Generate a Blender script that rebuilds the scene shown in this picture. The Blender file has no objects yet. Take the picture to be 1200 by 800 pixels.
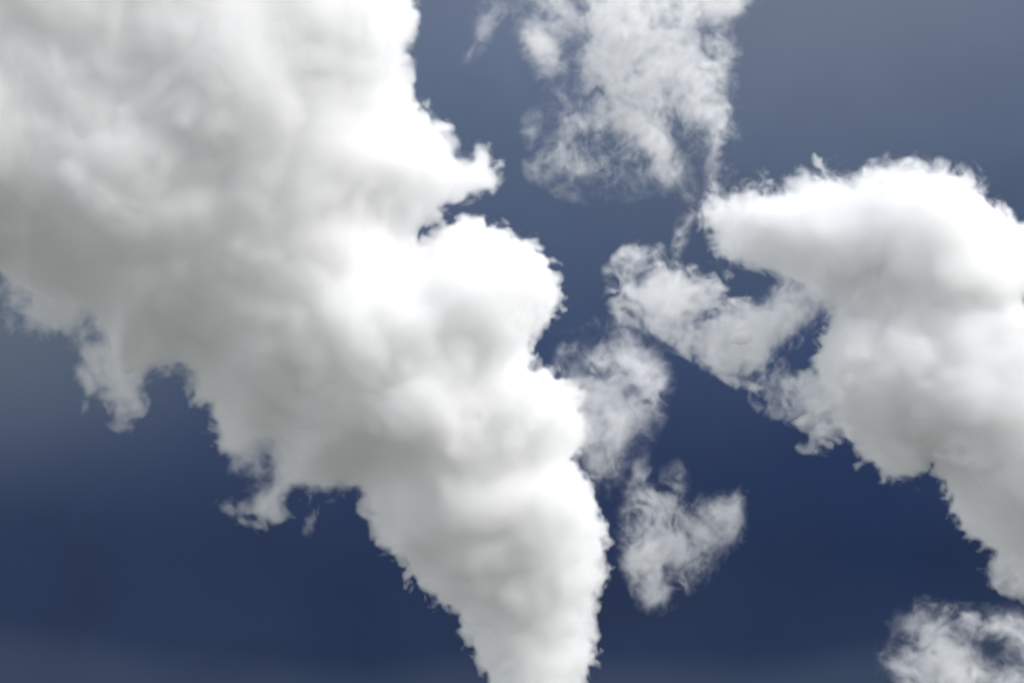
import bpy, math, time
import numpy as np
from mathutils import Matrix, Vector
T0 = time.time()
rad = math.radians
sc = bpy.context.scene

# ------------------------------------------------------------------ camera
PITCH = rad(28.0)
HFOV = rad(30.0)
cam_d = bpy.data.cameras.new("camera")
cam = bpy.data.objects.new("camera", cam_d)
sc.collection.objects.link(cam)
cam.location = (0, 0, 1.7)
cam.rotation_euler = (rad(90) + PITCH, 0, 0)
cam_d.sensor_width = 36.0
cam_d.lens = 18.0 / math.tan(HFOV / 2)
cam_d.clip_start = 0.5
cam_d.clip_end = 60000
sc.camera = cam
ROT = Matrix.Rotation(rad(90) + PITCH, 3, 'X')
RIGHT, UP, BACK = (ROT @ Vector(v) for v in ((1, 0, 0), (0, 1, 0), (0, 0, 1)))
K = 2 * math.tan(HFOV / 2) / 1200.0        # size of one photo pixel at distance 1

# ------------------------------------------------------------------ sun and sky
SUN_DIR = (RIGHT * 0.62 + UP * 0.72 + BACK * 0.20).normalized()   # towards the sun
SUN_EL = math.asin(SUN_DIR.z)
SUN_AZ = math.atan2(SUN_DIR.x, SUN_DIR.y)
sun_d = bpy.data.lights.new("sun", 'SUN')
sun_d.energy = 2.0
sun_d.angle = rad(0.55)
sun_d.color = (1.0, 0.98, 0.955)
sun = bpy.data.objects.new("sun", sun_d)
sun.rotation_euler = SUN_DIR.to_track_quat('Z', 'Y').to_euler()
sc.collection.objects.link(sun)


class NT:
    """small wrapper to write node trees"""
    def __init__(s, tree):
        s.t = tree
    def n(s, kind, **kw):
        node = s.t.nodes.new(kind)
        ins = kw.pop('ins', {})
        for k, v in kw.items():
            setattr(node, k, v)
        for k, v in ins.items():
            s.set(node.inputs[k], v)
        return node
    def set(s, sock, v):
        if isinstance(v, bpy.types.NodeSocket):
            s.t.links.new(v, sock)
        else:
            sock.default_value = v
    def m(s, op, a, b=None, c=None, clamp=False):
        node = s.t.nodes.new('ShaderNodeMath')
        node.operation = op
        node.use_clamp = clamp
        for i, v in enumerate((a, b, c)):
            if v is not None:
                s.set(node.inputs[i], v)
        return node.outputs[0]
    def ramp(s, fac, stops, interp='LINEAR'):
        node = s.t.nodes.new('ShaderNodeValToRGB')
        cr = node.color_ramp
        cr.interpolation = interp
        while len(cr.elements) > 1:
            cr.elements.remove(cr.elements[-1])
        for i, (p, c) in enumerate(stops):
            e = cr.elements[0] if i == 0 else cr.elements.new(p)
            e.position = p
            e.color = (*c, 1) if len(c) == 3 else c
        s.set(node.inputs[0], fac)
        return node.outputs[0]
    def mix(s, fac, a, b, blend='MIX'):
        node = s.t.nodes.new('ShaderNodeMix')
        node.data_type = 'RGBA'
        node.blend_type = blend
        s.set(node.inputs[0], fac)
        s.set(node.inputs[6], a)
        s.set(node.inputs[7], b)
        return node.outputs[2]


def srgb(r, g, b):
    f = lambda c: (c / 255 / 12.92) if c <= 10 else ((c / 255 + 0.055) / 1.055) ** 2.4
    return (f(r), f(g), f(b))

world = bpy.data.worlds.new("World")
sc.world = world
world.use_nodes = True
wt = NT(world.node_tree)
for nd in list(world.node_tree.nodes):
    world.node_tree.nodes.remove(nd)
out = wt.n('ShaderNodeOutputWorld')
tc = wt.n('ShaderNodeTexCoord')
sky = wt.n('ShaderNodeTexSky', sky_type='NISHITA', sun_disc=False, sun_elevation=SUN_EL, sun_rotation=SUN_AZ,
           air_density=1.0, dust_density=1.5, ozone_density=1.0)
bg_clear = wt.n('ShaderNodeBackground', ins={'Color': sky.outputs[0], 'Strength': 0.15})
# added fill light: broken bright cloud over the unseen rest of the sky
n0 = wt.n('ShaderNodeTexNoise', ins={'Vector': tc.outputs['Generated'], 'Scale': 3.0, 'Detail': 6.0, 'Roughness': 0.55})
fill_cloud = wt.ramp(n0.outputs[0], [(0.36, (0, 0, 0)), (0.52, (1, 1, 1))])
bg_fill = wt.n('ShaderNodeBackground', ins={'Color': (0.84, 0.85, 0.87, 1), 'Strength': 1.1})
bg_sky = wt.n('ShaderNodeMixShader', ins={0: wt.m('MULTIPLY', fill_cloud, 0.9), 1: bg_clear.outputs[0], 2: bg_fill.outputs[0]})
# a dark slate bank of distant weather fills the northern sky; its colour runs with height above the horizon
sep = wt.n('ShaderNodeSeparateXYZ', ins={0: tc.outputs['Generated']})
X, Y, Z = sep.outputs
el = wt.m('ARCSINE', Z)
az = wt.m('ARCTAN2', X, Y)
n1 = wt.n('ShaderNodeTexNoise', ins={'Vector': tc.outputs['Generated'], 'Scale': 5.0, 'Detail': 5.0, 'Roughness': 0.45})
elw = wt.m('ADD', el, wt.m('MULTIPLY', wt.m('SUBTRACT', n1.outputs[0], 0.5), 0.05))
# higher to the west and the east of the view the veil is greyer
elv = wt.m('DIVIDE', elw, rad(60))
def E(deg):
    return deg / 60.0
bank = wt.ramp(elv, [(E(0), srgb(120, 130, 145)), (E(12), srgb(66, 80, 104)), (E(17.9), srgb(50, 64, 89)), (E(18.8), srgb(35, 50, 80)),
                     (E(21.5), srgb(31, 47, 79)), (E(24.5), srgb(36, 53, 89)),
                     (E(28), srgb(53, 70, 104)), (E(31.5), srgb(71, 87, 115)),
                     (E(35), srgb(88, 104, 132)), (E(38.5), srgb(108, 121, 147)), (E(60), srgb(150, 165, 195))])
n2 = wt.n('ShaderNodeTexNoise', ins={'Vector': tc.outputs['Generated'], 'Scale': 14.0, 'Detail': 6.0, 'Roughness': 0.5, 'Distortion': 0.6})
mott = wt.m('MULTIPLY_ADD', n2.outputs[0], 0.36, 0.82)
bank = wt.mix(1.0, bank, wt.n('ShaderNodeCombineXYZ', ins={0: mott, 1: mott, 2: mott}).outputs[0], 'MULTIPLY')
# grey veils of thin high cloud
def veil(a0, e0, wa, we, strength):
    da = wt.m('DIVIDE', wt.m('SUBTRACT', az, rad(a0)), rad(wa))
    de = wt.m('DIVIDE', wt.m('SUBTRACT', elw, rad(e0)), rad(we))
    r2 = wt.m('ADD', wt.m('MULTIPLY', da, da), wt.m('MULTIPLY', de, de))
    return wt.m('MULTIPLY', wt.m('EXPONENT', wt.m('MULTIPLY', r2, -1.0)), strength)
bank = wt.mix(veil(13.0, 39, 10, 5, 0.7), bank, (*srgb(112, 121, 138), 1))
bank = wt.mix(veil(-17.5, 27.6, 7.5, 4.0, 0.85), bank, (*srgb(94, 107, 122), 1))
bg_bank = wt.n('ShaderNodeBackground', ins={'Color': bank, 'Strength': 2 ** -0.36})
edge = wt.m('MULTIPLY',
            wt.m('SMOOTH_MIN', wt.m('MULTIPLY_ADD', wt.m('ABSOLUTE', az), -1 / rad(12), 34 / 12, clamp=True), 1.0, 0.05, clamp=True),
            wt.m('MULTIPLY_ADD', el, -1 / rad(10), 52 / 10, clamp=True), clamp=True)
mixw = wt.n('ShaderNodeMixShader', ins={0: edge, 1: bg_sky.outputs[0], 2: bg_bank.outputs[0]})
wt.set(out.inputs['Surface'], mixw.outputs[0])
world.cycles.sampling_method = 'MANUAL'
world.cycles.sample_map_resolution = 512

sc.view_settings.view_transform = 'Standard'
sc.view_settings.look = 'None'
sc.view_settings.exposure = 0.31
sc.view_settings.gamma = 1.0
cy = sc.cycles
sc.render.engine = 'CYCLES'
cy.use_adaptive_sampling = True
cy.adaptive_threshold = 0.07
cy.adaptive_min_samples = 16
cy.use_denoising = True
cy.denoiser = 'OPENIMAGEDENOISE'
cy.max_bounces = 24
cy.volume_bounces = 22
cy.diffuse_bounces = 3
cy.transparent_max_bounces = 32
cy.volume_step_rate = 4.0
cy.volume_max_steps = 512
cy.caustics_reflective = cy.caustics_refractive = False
sc.render.use_persistent_data = False

# ------------------------------------------------------------------ ground
def mat_surface(name, build):
    m = bpy.data.materials.new(name)
    m.use_nodes = True
    m.node_tree.nodes.clear()
    build(NT(m.node_tree))
    return m

def ground_mat(t):
    tcn = t.n('ShaderNodeTexCoord')
    nz = t.n('ShaderNodeTexNoise', ins={'Vector': tcn.outputs['Object'], 'Scale': 0.01, 'Detail': 6.0})
    col = t.ramp(nz.outputs[0], [(0.3, (0.13, 0.14, 0.12)), (0.55, (0.2, 0.2, 0.185)), (0.7, (0.27, 0.265, 0.25))])
    b = t.n('ShaderNodeBsdfPrincipled', ins={'Base Color': col, 'Roughness': 0.95})
    o = t.n('ShaderNodeOutputMaterial', ins={'Surface': b.outputs[0]})
gm = bpy.data.meshes.new("ground")
S = 25000.0
gm.from_pydata([(-S, -S, 0), (S, -S, 0), (S, S, 0), (-S, S, 0)], [], [(0, 1, 2, 3)])
gm.materials.append(mat_surface("ground", ground_mat))
go = bpy.data.objects.new("ground", gm)
go['kind'] = 'structure'
sc.collection.objects.link(go)

# ------------------------------------------------------------------ noise tiles (periodic, built once)
rng = np.random.default_rng(7)

def fft_noise(n, kmin, kmax, beta, seed):
    """periodic gaussian noise on an n^3 tile, frequencies kmin..kmax (cycles per tile), amplitude k^-beta"""
    r = np.random.default_rng(seed)
    f = np.fft.rfftn(r.standard_normal((n, n, n)).astype(np.float32))
    k = np.fft.fftfreq(n, 1 / n)
    kz = np.fft.rfftfreq(n, 1 / n)
    kk = np.sqrt(k[:, None, None] ** 2 + k[None, :, None] ** 2 + kz[None, None, :] ** 2) + 1e-6
    w = kk ** -beta * (1 / (1 + (kk / kmax) ** 8)) * (1 / (1 + (kmin / kk) ** 8))
    g = np.fft.irfftn(f * w, s=(n, n, n)).astype(np.float32)
    return g / g.std()

NT_ = 128
# billow: sum of folded bands gives rounded bulges between creases
def billow(bands, seed):
    g = np.zeros((NT_,) * 3, np.float32)
    for i, (k0, amp) in enumerate(bands):
        b = fft_noise(NT_, k0 * 0.6, k0 * 1.3, 0.0, seed + i)
        g += amp * (np.abs(b) - 0.8)
    return g / g.std()
BILLOW = billow([(4, 1.0), (8, 0.6), (16, 0.28)], 11)
SWELL = fft_noise(NT_, 2, 5, 1.2, 71)
FBM = fft_noise(NT_, 2, 56, 2.0, 31)
PUFF = billow([(4, 1.0), (8, .4)], 91)
WARP = np.stack([fft_noise(NT_, 1.5, 14, 2.4, 51 + i) for i in range(3)], -1)

def samp(tile, p, period):
    """trilinear, periodic. p: (n,3) in px"""
    q = p * (NT_ / period)
    i0 = np.floor(q)
    f = (q - i0).astype(np.float32)
    i0 = i0.astype(np.int64) % NT_
    i1 = (i0 + 1) % NT_
    vec = tile.ndim == 4
    tt = tile.reshape(-1, 3) if vec else tile.reshape(-1)
    r = 0
    for a in (0, 1):
        ia = (i1 if a else i0)[:, 0] * (NT_ * NT_)
        wa = f[:, 0] if a else 1 - f[:, 0]
        for b in (0, 1):
            ib = ia + (i1 if b else i0)[:, 1] * NT_
            wb = wa * (f[:, 1] if b else 1 - f[:, 1])
            for c in (0, 1):
                ic = ib + (i1 if c else i0)[:, 2]
                wc = wb * (f[:, 2] if c else 1 - f[:, 2])
                r = r + (tt[ic] * (wc[:, None] if vec else wc))
    return r

# ------------------------------------------------------------------ 2-D plan fields
def poly_sdf(poly, X, Y):
    """signed distance (positive inside) of grid points to a closed polygon"""
    P = np.array(poly, float)
    Q = np.roll(P, -1, 0)
    d2 = np.full(X.shape, 1e12)
    inside = np.zeros(X.shape, bool)
    for (ax, ay), (bx, by) in zip(P, Q):
        ex, ey = bx - ax, by - ay
        t = np.clip(((X - ax) * ex + (Y - ay) * ey) / (ex * ex + ey * ey + 1e-9), 0, 1)
        d2 = np.minimum(d2, (X - ax - t * ex) ** 2 + (Y - ay - t * ey) ** 2)
        if ay != by:
            c = (Y >= min(ay, by)) & (Y < max(ay, by))
            inside ^= c & (X < ax + (Y - ay) * ex / ey)
    d = np.sqrt(d2)
    return np.where(inside, d, -d)

def bump(X, Y, x, y, rx, ry=None, ang=0.0):
    ry = ry or rx
    c, s = math.cos(math.radians(ang)), math.sin(math.radians(ang))
    dx, dy = X - x, Y - y
    u, v = (dx * c + dy * s) / rx, (-dx * s + dy * c) / ry
    return np.exp(-(u * u + v * v))

def smoothstep(x):
    x = np.clip(x, 0, 1)
    return x * x * (3 - 2 * x)

# ------------------------------------------------------------------ volume machinery
def gn_volume_tree(name, src, mn, mx, res, mat):
    """geometry nodes: a Volume Cube whose density is looked up, voxel by voxel, in the numbers computed here"""
    g = bpy.data.node_groups.new(name, 'GeometryNodeTree')
    g.interface.new_socket('Geometry', in_out='INPUT', socket_type='NodeSocketGeometry')
    g.interface.new_socket('Geometry', in_out='OUTPUT', socket_type='NodeSocketGeometry')
    t = NT(g)
    go_ = t.n('NodeGroupOutput')
    pos = t.n('GeometryNodeInputPosition')
    sp = t.n('ShaderNodeSeparateXYZ', ins={0: pos.outputs[0]})
    idx = []
    for a in range(3):
        st = (mx[a] - mn[a]) / (res[a] - 1)
        idx.append(t.m('ROUND', t.m('DIVIDE', t.m('SUBTRACT', sp.outputs[a], float(mn[a])), float(st))))
    # integer index = (ix * ny + iy) * nz + iz
    def im(op, a, b):
        node = g.nodes.new('FunctionNodeIntegerMath')
        node.operation = op
        t.set(node.inputs[0], a)
        t.set(node.inputs[1], b)
        return node.outputs[0]
    def fi(a):
        node = g.nodes.new('FunctionNodeFloatToInt')
        t.set(node.inputs[0], a)
        return node.outputs[0]
    ix, iy, iz = (fi(a) for a in idx)
    lin = im('ADD', im('MULTIPLY', im('ADD', im('MULTIPLY', ix, res[1]), iy), res[2]), iz)
    oi = t.n('GeometryNodeObjectInfo', ins={'Object': src})
    na = t.n('GeometryNodeInputNamedAttribute', data_type='FLOAT', ins={'Name': 'd'})
    si = t.n('GeometryNodeSampleIndex', data_type='FLOAT', domain='POINT', clamp=True)
    g.links.new(oi.outputs['Geometry'], si.inputs['Geometry'])
    g.links.new(na.outputs['Attribute'], si.inputs['Value'])
    g.links.new(lin, si.inputs['Index'])
    vc = t.n('GeometryNodeVolumeCube', ins={'Background': 0.0, 'Min': mn, 'Max': mx,
             'Resolution X': res[0], 'Resolution Y': res[1], 'Resolution Z': res[2]})
    g.links.new(si.outputs['Value'], vc.inputs['Density'])
    last = vc.outputs[0]
    return g, t, vc, last, go_

def carrier(name, values):
    me = bpy.data.meshes.new(name)
    me.vertices.add(values.size)
    a = me.attributes.new('d', 'FLOAT', 'POINT')
    a.data.foreach_set('value', np.ascontiguousarray(values, np.float32).ravel())
    return bpy.data.objects.new(name, me)

def iso_mesh(name, field, mn, mx, iso, adapt=0.0):
    """isosurface of a scalar field as a plain mesh"""
    res = field.shape
    src = carrier(name + "_numbers", field)
    g, t, vc, last, go_ = gn_volume_tree(name + "_iso", src, mn, mx, res, None)
    vm = t.n('GeometryNodeVolumeToMesh', ins={'Volume': last, 'Threshold': iso, 'Adaptivity': adapt})
    g.links.new(vm.outputs[0], go_.inputs[0])
    h = bpy.data.objects.new(name + "_tmp", bpy.data.meshes.new(name + "_tmp"))
    sc.collection.objects.link(h)
    md = h.modifiers.new('gn', 'NODES')
    md.node_group = g
    dg = bpy.context.evaluated_depsgraph_get()
    dg.update()
    ev = h.evaluated_get(dg)
    me = bpy.data.meshes.new_from_object(ev)
    me.name = name
    me.materials.clear()
    bpy.data.objects.remove(h)
    sm = src.data
    bpy.data.objects.remove(src)
    bpy.data.meshes.remove(sm)
    bpy.data.node_groups.remove(g)
    return me

def mat_volume(name, sigma, color, g):
    m = bpy.data.materials.new(name)
    m.use_nodes = True
    m.node_tree.nodes.clear()
    t = NT(m.node_tree)
    at = t.n('ShaderNodeAttribute', attribute_name='density')
    vs = t.n('ShaderNodeVolumeScatter', ins={'Color': (*color, 1), 'Density': t.m('MULTIPLY', at.outputs['Fac'], sigma), 'Anisotropy': g})
    t.n('ShaderNodeOutputMaterial', ins={'Volume': vs.outputs[0]})
    m.cycles.volume_step_rate = 1.0
    return m

def mat_core(name, color):
    def b(t):
        d = t.n('ShaderNodeBsdfDiffuse', ins={'Color': (*color, 1), 'Roughness': 0.0})
        t.n('ShaderNodeOutputMaterial', ins={'Surface': d.outputs[0]})
    return mat_surface(name, b)

def mat_shell(name, color, alpha):
    """nearly clear shell, added to give the cloud mesh its outline"""
    def b(t):
        d = t.n('ShaderNodeBsdfDiffuse', ins={'Color': (*color, 1)})
        e = t.n('ShaderNodeBsdfTranslucent', ins={'Color': (*color, 1)})
        a = t.n('ShaderNodeAddShader', ins={0: d.outputs[0], 1: e.outputs[0]})
        mx_ = t.n('ShaderNodeMixShader', ins={0: 0.5, 1: d.outputs[0], 2: e.outputs[0]})
        tr = t.n('ShaderNodeBsdfTransparent')
        m2 = t.n('ShaderNodeMixShader', ins={0: alpha, 1: tr.outputs[0], 2: mx_.outputs[0]})
        t.n('ShaderNodeOutputMaterial', ins={'Surface': m2.outputs[0]})
    return mat_surface(name, b)

ALB = (0.997, 0.998, 0.999)
CORE = mat_core("cloud_core", (0.95, 0.952, 0.955))
SHELL = mat_shell("cloud_shell", (0.93, 0.94, 0.95), 0.02)

def build_cloud(name, label, category, group, box, dist, plan, step, sigma, R, zr, aniso=0.0, core=None, seed=0,
                zwave=25.0, zstep=None, hull_iso=0.25):
    """box: photo-pixel window (x0,y0,x1,y1) of the cloud seen at its distance; plan(X,Y) -> dict of 2-D maps.
    Everything is turned into metres in the cloud's own frame and stands at its own distance with a real depth."""
    t1 = time.time()
    x0, y0, x1, y1 = box
    zs = zstep or step
    nx, ny, nz = int((x1 - x0) / step) + 1, int((y1 - y0) / step) + 1, int(2 * zr / zs) + 1
    xs = x0 + np.arange(nx) * step
    ys = y1 - np.arange(ny) * step          # up in the sky = decreasing pixel y
    zz = -zr + np.arange(nz) * zs
    GX, GY = np.meshgrid(xs, ys, indexing='ij')
    pl = plan(GX, GY)
    s2 = pl['s']
    one = np.ones_like(s2)
    A, B, E_, D, Rm = (np.asarray(pl.get(k, dflt) * one, np.float32) for k, dflt in (('A', 10.), ('B', 0.), ('E', 8.), ('D', 1.), ('R', R)))
    zc = np.asarray(pl.get('zc', 0) * one, np.float32)
    s2 = s2.astype(np.float32)
    for _ in range(3):
        for ax in (0, 1):
            s2 = (np.roll(s2, 1, ax) + 2 * s2 + np.roll(s2, -1, ax)) / 4
    dens = np.zeros((nx, ny, nz), np.float32)
    Q = np.zeros((nx, ny, nz), np.float32)
    off = np.array([seed * 37.3, seed * 91.7, seed * 13.1], np.float32)
    relief = pl.get('relief', 30.0)
    balls = pl.get('balls', [])
    for k in range(nz):
        z = zz[k] - zc
        q = Rm - np.sqrt((Rm - np.minimum(s2, Rm)) ** 2 + z * z)
        for (bx, by, bz, br, kk) in balls:
            dd = br - np.sqrt((GX - bx) ** 2 + (GY - by) ** 2 + (zz[k] - bz) ** 2)
            if kk > 0:      # smooth union
                h = np.clip(0.5 + 0.5 * (dd - q) / kk, 0, 1)
                q = q * (1 - h) + dd * h + kk * h * (1 - h)
            else:           # smooth carve
                kk = -kk
                h = np.clip(0.5 + 0.5 * (dd + q) / kk, 0, 1)
                q = q * (1 - h) - dd * h - kk * h * (1 - h)
        band = (q > -(2.6 * (A + B)) - 1)
        far = q > (relief * 3.0 + 3.0 * (A + B) + E_ + 4)
        live = band & ~far
        ii = np.nonzero(live)
        if len(ii[0]):
            P = np.empty((len(ii[0]), 3), np.float32)
            P[:, 0] = GX[ii]; P[:, 1] = GY[ii]; P[:, 2] = zz[k]
            P += off
            qq = q[ii]
            # large rounded relief, fading out towards the outline so that the outline stays
            w = smoothstep((s2[ii] - 6) / 45.0)
            big = samp(SWELL, P, 760.0)
            qq = qq + relief * w * big
            if pl.get('puff'):
                qq = qq + pl['puff'] * w * (samp(PUFF, P, 430.0) + 0.45 * samp(PUFF, P + 55, 235.0))
            a, b = A[ii] * (1 - pl.get('calm', 0.85) * w), B[ii] * (1 - 0.8 * pl.get('calmb', 0.0) * w)
            n = 0
            Pw = P + pl.get('warp', 10.0) * samp(WARP, P * 1.7, 330.0)
            if (A > 0).any():
                n = n + a * samp(BILLOW, Pw, pl.get('aper', 170.0))
            if (B > 0).any():
                Ps = Pw * pl.get('fscale', 1.0) * np.array(pl.get('stretch', (1, 1, 1)), np.float32)
                if pl.get('fine'):
                    n = n + b * (0.85 * samp(FBM, Ps, 290.0) + 0.5 * samp(FBM, Ps + 77, 125.0))
                else:
                    n = n + b * samp(FBM, Ps, 240.0)
            F = qq + n
            q[ii] = qq
            dens[:, :, k][ii] = smoothstep(F / E_[ii]) * np.maximum(D[ii], 0.1)
        fi = np.nonzero(far)
        dens[:, :, k][fi] = D[fi]
        Q[:, :, k] = q
    t2 = time.time()
    px = K * dist                            # metres per photo pixel at this cloud's distance
    cx, cyy = (x0 + x1) / 2, (y0 + y1) / 2
    mn = Vector(((x0 - cx) * px, -(y1 - cyy) * px, zz[0] * px))
    mx = Vector(((xs[-1] - cx) * px, -(ys[-1] - cyy) * px, zz[-1] * px))
    loc = cam.location + (-BACK + RIGHT * ((cx - 600) * K) + UP * ((400 - cyy) * K)) * dist
    if hull_iso is not None:
        hs = 2 if step < 3 else 1
        sub = dens[::hs, ::hs, ::hs]
        mxs = Vector([mn[a] + (mx[a] - mn[a]) * ((sub.shape[a] - 1) * hs) / (dens.shape[a] - 1) for a in range(3)])
        me = iso_mesh(name, sub, mn, mxs, hull_iso)
        me.materials.append(SHELL)
    root = bpy.data.objects.new(name, me)
    root.rotation_euler = ROT.to_euler()
    root.location = loc
    root['label'] = label
    root['category'] = category
    if group:
        root['group'] = group
    sc.collection.objects.link(root)
    me.shade_smooth()
    if core is not None:
        hs = 2
        c = Q[::hs, ::hs, ::hs].copy()
        for _ in range(core[1]):             # soften
            for ax in range(3):
                c = (np.roll(c, 1, ax) + 2 * c + np.roll(c, -1, ax)) / 4
        c = np.clip((c - core[0]) / 20.0 + 0.5, 0, 1)
        c[0] = c[-1] = 0; c[:, 0] = c[:, -1] = 0; c[:, :, 0] = c[:, :, -1] = 0
        mxs = Vector([mn[a] + (mx[a] - mn[a]) * ((c.shape[a] - 1) * hs) / (dens.shape[a] - 1) for a in range(3)])
        cm = iso_mesh("dense_core", c, mn, mxs, 0.5, 0.0)
        cm.materials.append(CORE)
        cm.shade_smooth()
        co = bpy.data.objects.new("dense_core", cm)
        co.parent = root
        sc.collection.objects.link(co)
    src = carrier(name + "_numbers", dens)
    g, t, vc, last, go_ = gn_volume_tree(name + "_density", src, mn, mx, dens.shape, None)
    mat = mat_volume(name + "_droplets", sigma / px, ALB, aniso)
    sm = t.n('GeometryNodeSetMaterial', ins={'Geometry': last, 'Material': mat})
    g.links.new(sm.outputs[0], go_.inputs[0])
    vd = bpy.data.volumes.new("vapour")
    vd.materials.append(mat)
    vo = bpy.data.objects.new("vapour", vd)
    md = vo.modifiers.new('droplets', 'NODES')
    md.node_group = g
    vo.parent = root
    sc.collection.objects.link(vo)
    print(f"{name}: grid {dens.shape} {dens.size/1e6:.1f}M  field {t2-t1:.1f}s total {time.time()-t1:.1f}s  hull {len(me.vertices)}", flush=True)
    return root

# ------------------------------------------------------------------ the steam plume
PLUME = [(400,-330),(455,-110),(468,-50),(476,0),(488,16),(480,30),(462,44),(450,62),(447,80),(462,84),(475,97),(487,112),(493,125),(497,135),(505,145),
 (523,150),(520,160),(530,168),(540,180),(548,188),(556,175),(570,175),(577,185),(574,200),(577,213),(570,224),(556,230),(540,235),
 (524,242),(510,251),(498,258),(489,266),(492,282),(505,277),(520,269),(533,258),(546,253),(560,258),(578,265),(592,273),(608,280),
 (625,287),(635,300),(645,308),(652,322),(658,345),(656,358),(646,368),(640,378),(645,384),(635,389),(615,390),(622,400),(625,410),
 (622,420),(622,435),(630,438),(640,432),(655,442),(668,452),(682,462),(690,490),(685,515),(675,530),(672,540),(678,550),(688,565),
 (694,572),(691,588),(700,602),(708,620),(711,635),(708,645),(706,660),(712,672),(714,682),(705,688),(700,695),(697,704),(696,712),
 (698,725),(694,735),(688,742),(690,752),(699,765),(698,778),(690,788),(684,800),(678,830),(670,870),(664,940),
 (590,940),(585,870),(578,830),(571,800),(563,778),(555,765),(548,745),(540,730),(535,722),(525,712),(517,706),(502,696),(490,690),
 (487,678),(480,662),(472,655),(460,642),(450,635),(444,632),(452,625),(450,610),(452,600),(445,590),(432,583),(420,575),(408,568),
 (398,568),(392,580),(384,586),(372,580),(352,577),(345,583),(335,592),(325,603),(308,610),(298,602),(280,602),(268,592),(280,580),
 (298,572),(310,560),(322,545),(322,525),(310,518),(303,535),(297,555),(290,558),(275,556),(268,535),(260,520),(255,500),(248,485),
 (240,472),(228,460),(222,445),(215,440),(200,442),(185,445),(175,452),(172,470),(160,478),(150,490),(142,475),(130,465),(115,452),
 (112,435),(108,420),(105,400),(95,385),(85,378),(65,375),(40,372),(20,362),(0,345),(-40,320),(-160,280),(-160,-330)]

def plume_plan(X, Y):
    s = poly_sdf(PLUME, X, Y)
    soft = bump(X, Y, 120, 420, 130, 110) + bump(X, Y, 300, 560, 45, 50) + bump(X, Y, 20, 330, 110, 90)
    soft = np.clip(soft + 0.5 * bump(X, Y, 390, 590, 40, 30), 0, 1)
    mid = np.clip(bump(X, Y, 545, 200, 50, 60) + bump(X, Y, 470, 50, 45, 60) + 0.6 * bump(X, Y, 690, 500, 30, 50), 0, 1)
    A = 5.0 * (1 - 0.5 * soft)
    B = 1.2 + 17 * soft + 6 * mid
    E_ = 7 + 30 * soft + 14 * mid
    D = 1 - 0.6 * soft - 0.3 * mid - 0.3 * bump(X, Y, 290, 575, 40, 45)
    R = np.interp(Y, [250, 450, 600, 800], [190, 150, 105, 64])
    balls = [(503, 468, 140, 30, 20), (530, 492, 134, 24, 20), (480, 480, 128, 30, 20), (555, 364, 70, 70, 14), (600, 480, 75, 50, 30),
             (605, 640, 135, 52, -30), (645, 590, 46, 44, 30), (545, 575, 56, 44, 40), (480, 590, 60, 45, 25),
             (300, 130, 125, 85, 60), (400, 60, 95, 85, 50)]
    return dict(s=s, A=A, B=B, E=E_, D=D, R=R, balls=balls, relief=3.5, puff=3.0, calmb=1.0, aper=150.0, warp=4.0)

build_cloud("steam_plume", "huge thick white steam plume widening from the bottom edge and leaning to the upper left", "steam plume", None,
            (-60, -210, 728, 880), 260.0, plume_plan, 2.1, 0.068, 160, 235, core=(26.0, 6), seed=1, zstep=3.0)


# ------------------------------------------------------------------ the drifting clouds
def soft_field(X, Y, blobs, thr=0.42, gain=44.0, cap=34.0):
    f = np.zeros_like(X)
    for b in blobs:
        x, y, rx, ry, ang, w = b
        f = np.maximum(f, 0) + w * bump(X, Y, x, y, rx, ry, ang)
    f = 1.25 * np.tanh(f / 1.25)
    return np.minimum((f - thr) * gain, cap) - np.clip(0.22 - f, 0, 1) * 450

def carve(s, X, Y, holes, steep=1.0, floor=-40.0):
    for (x, y, rx, ry, ang) in holes:
        c, sn = math.cos(math.radians(ang)), math.sin(math.radians(ang))
        u, v = ((X - x) * c + (Y - y) * sn) / rx, (-(X - x) * sn + (Y - y) * c) / ry
        d = (np.sqrt(u * u + v * v) - 1) * min(rx, ry)
        s = np.minimum(s, np.where(d > 0, d * steep, np.maximum(3 * d, floor)))
    return s

RIGHT_CLOUD = [(1300,262),(1200,262),(1185,262),(1172,245),(1155,240),(1140,225),(1125,212),(1100,205),(1080,200),(1060,202),(1045,212),
 (1030,212),(1018,205),(1008,218),(985,215),(965,205),(945,208),(920,215),(895,212),(870,215),(845,222),(835,240),(830,262),(834,285),
 (832,303),(850,322),(870,316),(900,318),(920,328),(938,340),(960,350),(978,360),(975,375),(965,390),(962,405),(955,425),(958,445),
 (968,462),(978,478),(985,495),(1000,510),(1010,530),(1025,545),(1045,562),(1055,562),(1075,555),(1085,545),(1100,553),(1110,575),
 (1120,600),(1125,615),(1140,632),(1160,645),(1175,650),(1185,670),(1200,695),(1300,740)]
RIGHT_ARM = [(742,306,34,17,-30,.75),(785,348,50,30,6,1.15),(732,352,18,24,0,.6),(815,380,46,26,20,.9),(862,398,46,24,5,1.0),
 (902,380,44,27,-25,1.1),(930,348,36,22,-30,.9),(862,304,30,15,5,.7),(902,430,28,30,60,.9),(912,465,16,24,0,.7),(950,470,24,30,0,.9),
 (975,503,16,12,0,.6),(940,440,16,14,0,.5),(845,432,30,12,25,.5),(950,525,16,8,0,.42),(1188,672,18,26,0,.85)]
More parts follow.
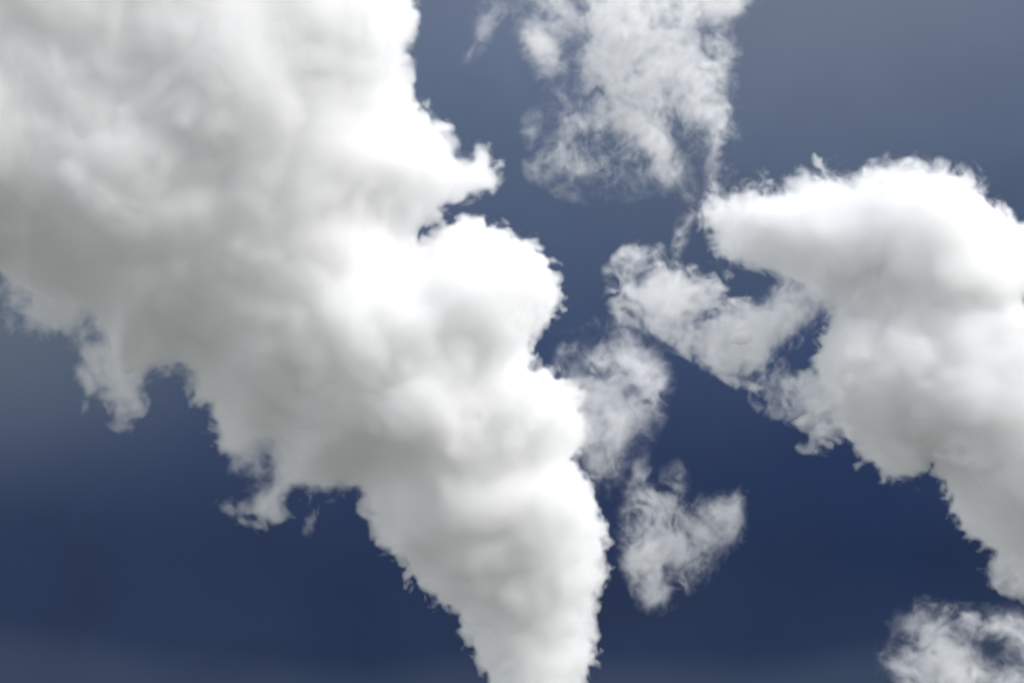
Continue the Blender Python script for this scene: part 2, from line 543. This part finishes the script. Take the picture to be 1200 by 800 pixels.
def right_plan(X, Y):
    a = poly_sdf(RIGHT_CLOUD, X, Y)
    a = carve(a, X, Y, [(1199,350,13,7,-10),(1092,545,5,14,10)], 5.0, -6.0)
    w = soft_field(X, Y, RIGHT_ARM)
    w = carve(w, X, Y, [(862,344,36,13,-18),(945,402,50,24,-52)])
    wisp = smoothstep((w - a) / 30 + 0.4)
    top = np.clip(bump(X, Y, 860, 250, 60, 60) + 0.8 * bump(X, Y, 1000, 210, 300, 30), 0, 1)
    s = np.maximum(a, w)
    wisp = np.clip(wisp + 0.42 * top + 0.7 * bump(X, Y, 1106, 362, 40, 16) + 0.5 * bump(X, Y, 1197, 350, 20, 14), 0, 1)
    R = np.interp(X, [820, 1000, 1300], [55, 125, 150])
    balls = [(1035, 440, 70, 65, 40), (1125, 460, 88, 78, 25), (1010, 420, 72, 50, 25), (1190, 500, 90, 90, 40), (1060, 270, 50, 70, 40)]
    return dict(s=s, A=4.5 * (1 - 0.7 * wisp), B=3 + 25 * wisp, E=10 + 48 * wisp, D=1 - 0.45 * wisp, R=R, relief=5.0, puff=3.6, calmb=0.8, fine=1, warp=14.0, balls=balls)
build_cloud("cloud", "largest bright white cloud at the right, puffy top, ragged grey underside", "cloud", "clouds drifting in the blue sky",
            (668, 170, 1260, 760), 420.0, right_plan, 2.3, 0.075, 120, 200, core=(28.0, 6), seed=2, zstep=3.0)

def wispy(name, label, box, dist, blobs, holes=(), sigma=0.04, B=21.0, E=72.0, R=62.0, seed=3, thr=0.42, step=2.1, stretch=(1, 1, 1), zr=70, fscale=1.0):
    def plan(X, Y):
        s = soft_field(X, Y, blobs, thr)
        s = carve(s, X, Y, holes)
        return dict(s=s, A=0.0, B=B, E=E, D=0.2 + 0.8 * smoothstep((s + 16) / 46), fscale=fscale, R=R, relief=0.0, warp=20.0, fine=1, stretch=stretch)
    return build_cloud(name, label, "cloud", "clouds drifting in the blue sky", box, dist, plan, step, sigma, R, zr, seed=seed, zstep=3.5, hull_iso=0.2)

wispy("cloud", "torn white cloud at the top centre with a frayed lower edge", (570, -60, 930, 345), 500.0,
      [(690,10,60,32,0,1.2),(625,50,26,16,50,.9),(640,70,18,22,0,.7),(760,50,52,48,0,1.3),(720,90,48,42,0,1.2),(700,140,48,36,0,1.2),(800,90,46,56,0,1.2),
       (832,120,26,46,0,1.0),(660,190,42,20,-10,1.0),(765,180,28,42,-38,1.2),(838,190,11,44,0,.8),(855,5,35,11,0,1.0),(800,5,60,20,0,.9),(715,200,30,18,0,.7),
       (620,150,14,22,0,.42),(800,275,11,36,15,.68),(822,248,16,20,0,.45),(700,228,55,12,0,.45),(850,150,14,26,-30,.5),(740,-30,120,30,0,1.2)],
      [(741,192,10,9,0),(670,85,5,22,0)], seed=3, sigma=0.06, stretch=(1.2, .85, 1))
wispy("cloud", "faint pale wisp high up between the steam plume and the torn cloud", (500, -60, 625, 120), 500.0,
      [(578,6,26,24,0,.85),(566,36,16,20,10,.7),(548,64,18,13,-30,.8)], seed=4, sigma=0.034, B=11.0, E=50.0)
wispy("cloud", "translucent grey wisp clinging to the right flank of the steam plume", (620, 350, 800, 640), 290.0,
      [(700,470,46,42,0,1.2),(676,480,30,44,0,.9),(725,500,30,30,0,.45),(738,448,34,36,0,1.0),(735,418,34,24,0,.6),(765,445,22,26,0,.5),(700,530,32,36,0,.8),(662,408,16,22,20,.5),(722,385,38,20,0,.55),(710,418,36,20,0,.7),
       (748,560,10,40,15,.6),(728,560,24,24,0,.5),(690,590,12,22,0,.45),(770,470,12,32,0,.45)], seed=5, sigma=0.034, B=19.0, E=85.0, stretch=(1.3, .75, 1))
wispy("cloud", "small ragged wisp shaped like a claw, alone on the dark blue below the centre", (695, 520, 905, 740), 420.0,
      [(768,600,34,38,0,1.0),(772,650,32,38,0,1.0),(815,628,40,24,-12,.9),(853,606,18,24,0,.8),(866,584,7,20,8,.7),(765,694,20,20,0,.8),
       (797,562,16,24,0,.6),(833,600,18,18,0,.7),(748,560,12,24,0,.5),(740,650,14,30,0,.5),(815,662,24,18,-30,.5)], seed=6, sigma=0.046, B=24.0, stretch=(1.5, .7, 1))
wispy("cloud", "dim grey cloud cut by the bottom right corner of the view", (1010, 660, 1260, 860), 450.0,
      [(1088,750,42,34,0,1.1),(1128,730,58,19,8,.9),(1155,776,60,36,0,1.15),(1115,803,60,28,0,1.2),(1203,768,46,42,0,1.0),(1068,776,24,28,0,.7),
       (1240,795,60,60,0,1.0),(1130,838,90,30,0,1.2)], [(1158,757,13,5,30)], seed=8, sigma=0.042, B=17.0, E=80.0)
wispy("cloud", "tiny faint shred of vapour below the left edge of the steam plume", (330, 570, 395, 650), 262.0,
      [(362,616,8,15,12,.8),(370,598,5,12,20,.6)], seed=9, sigma=0.03, B=15, E=40, R=16, fscale=2.2, zr=20, step=1.5)

print("script", time.time() - T0, flush=True)
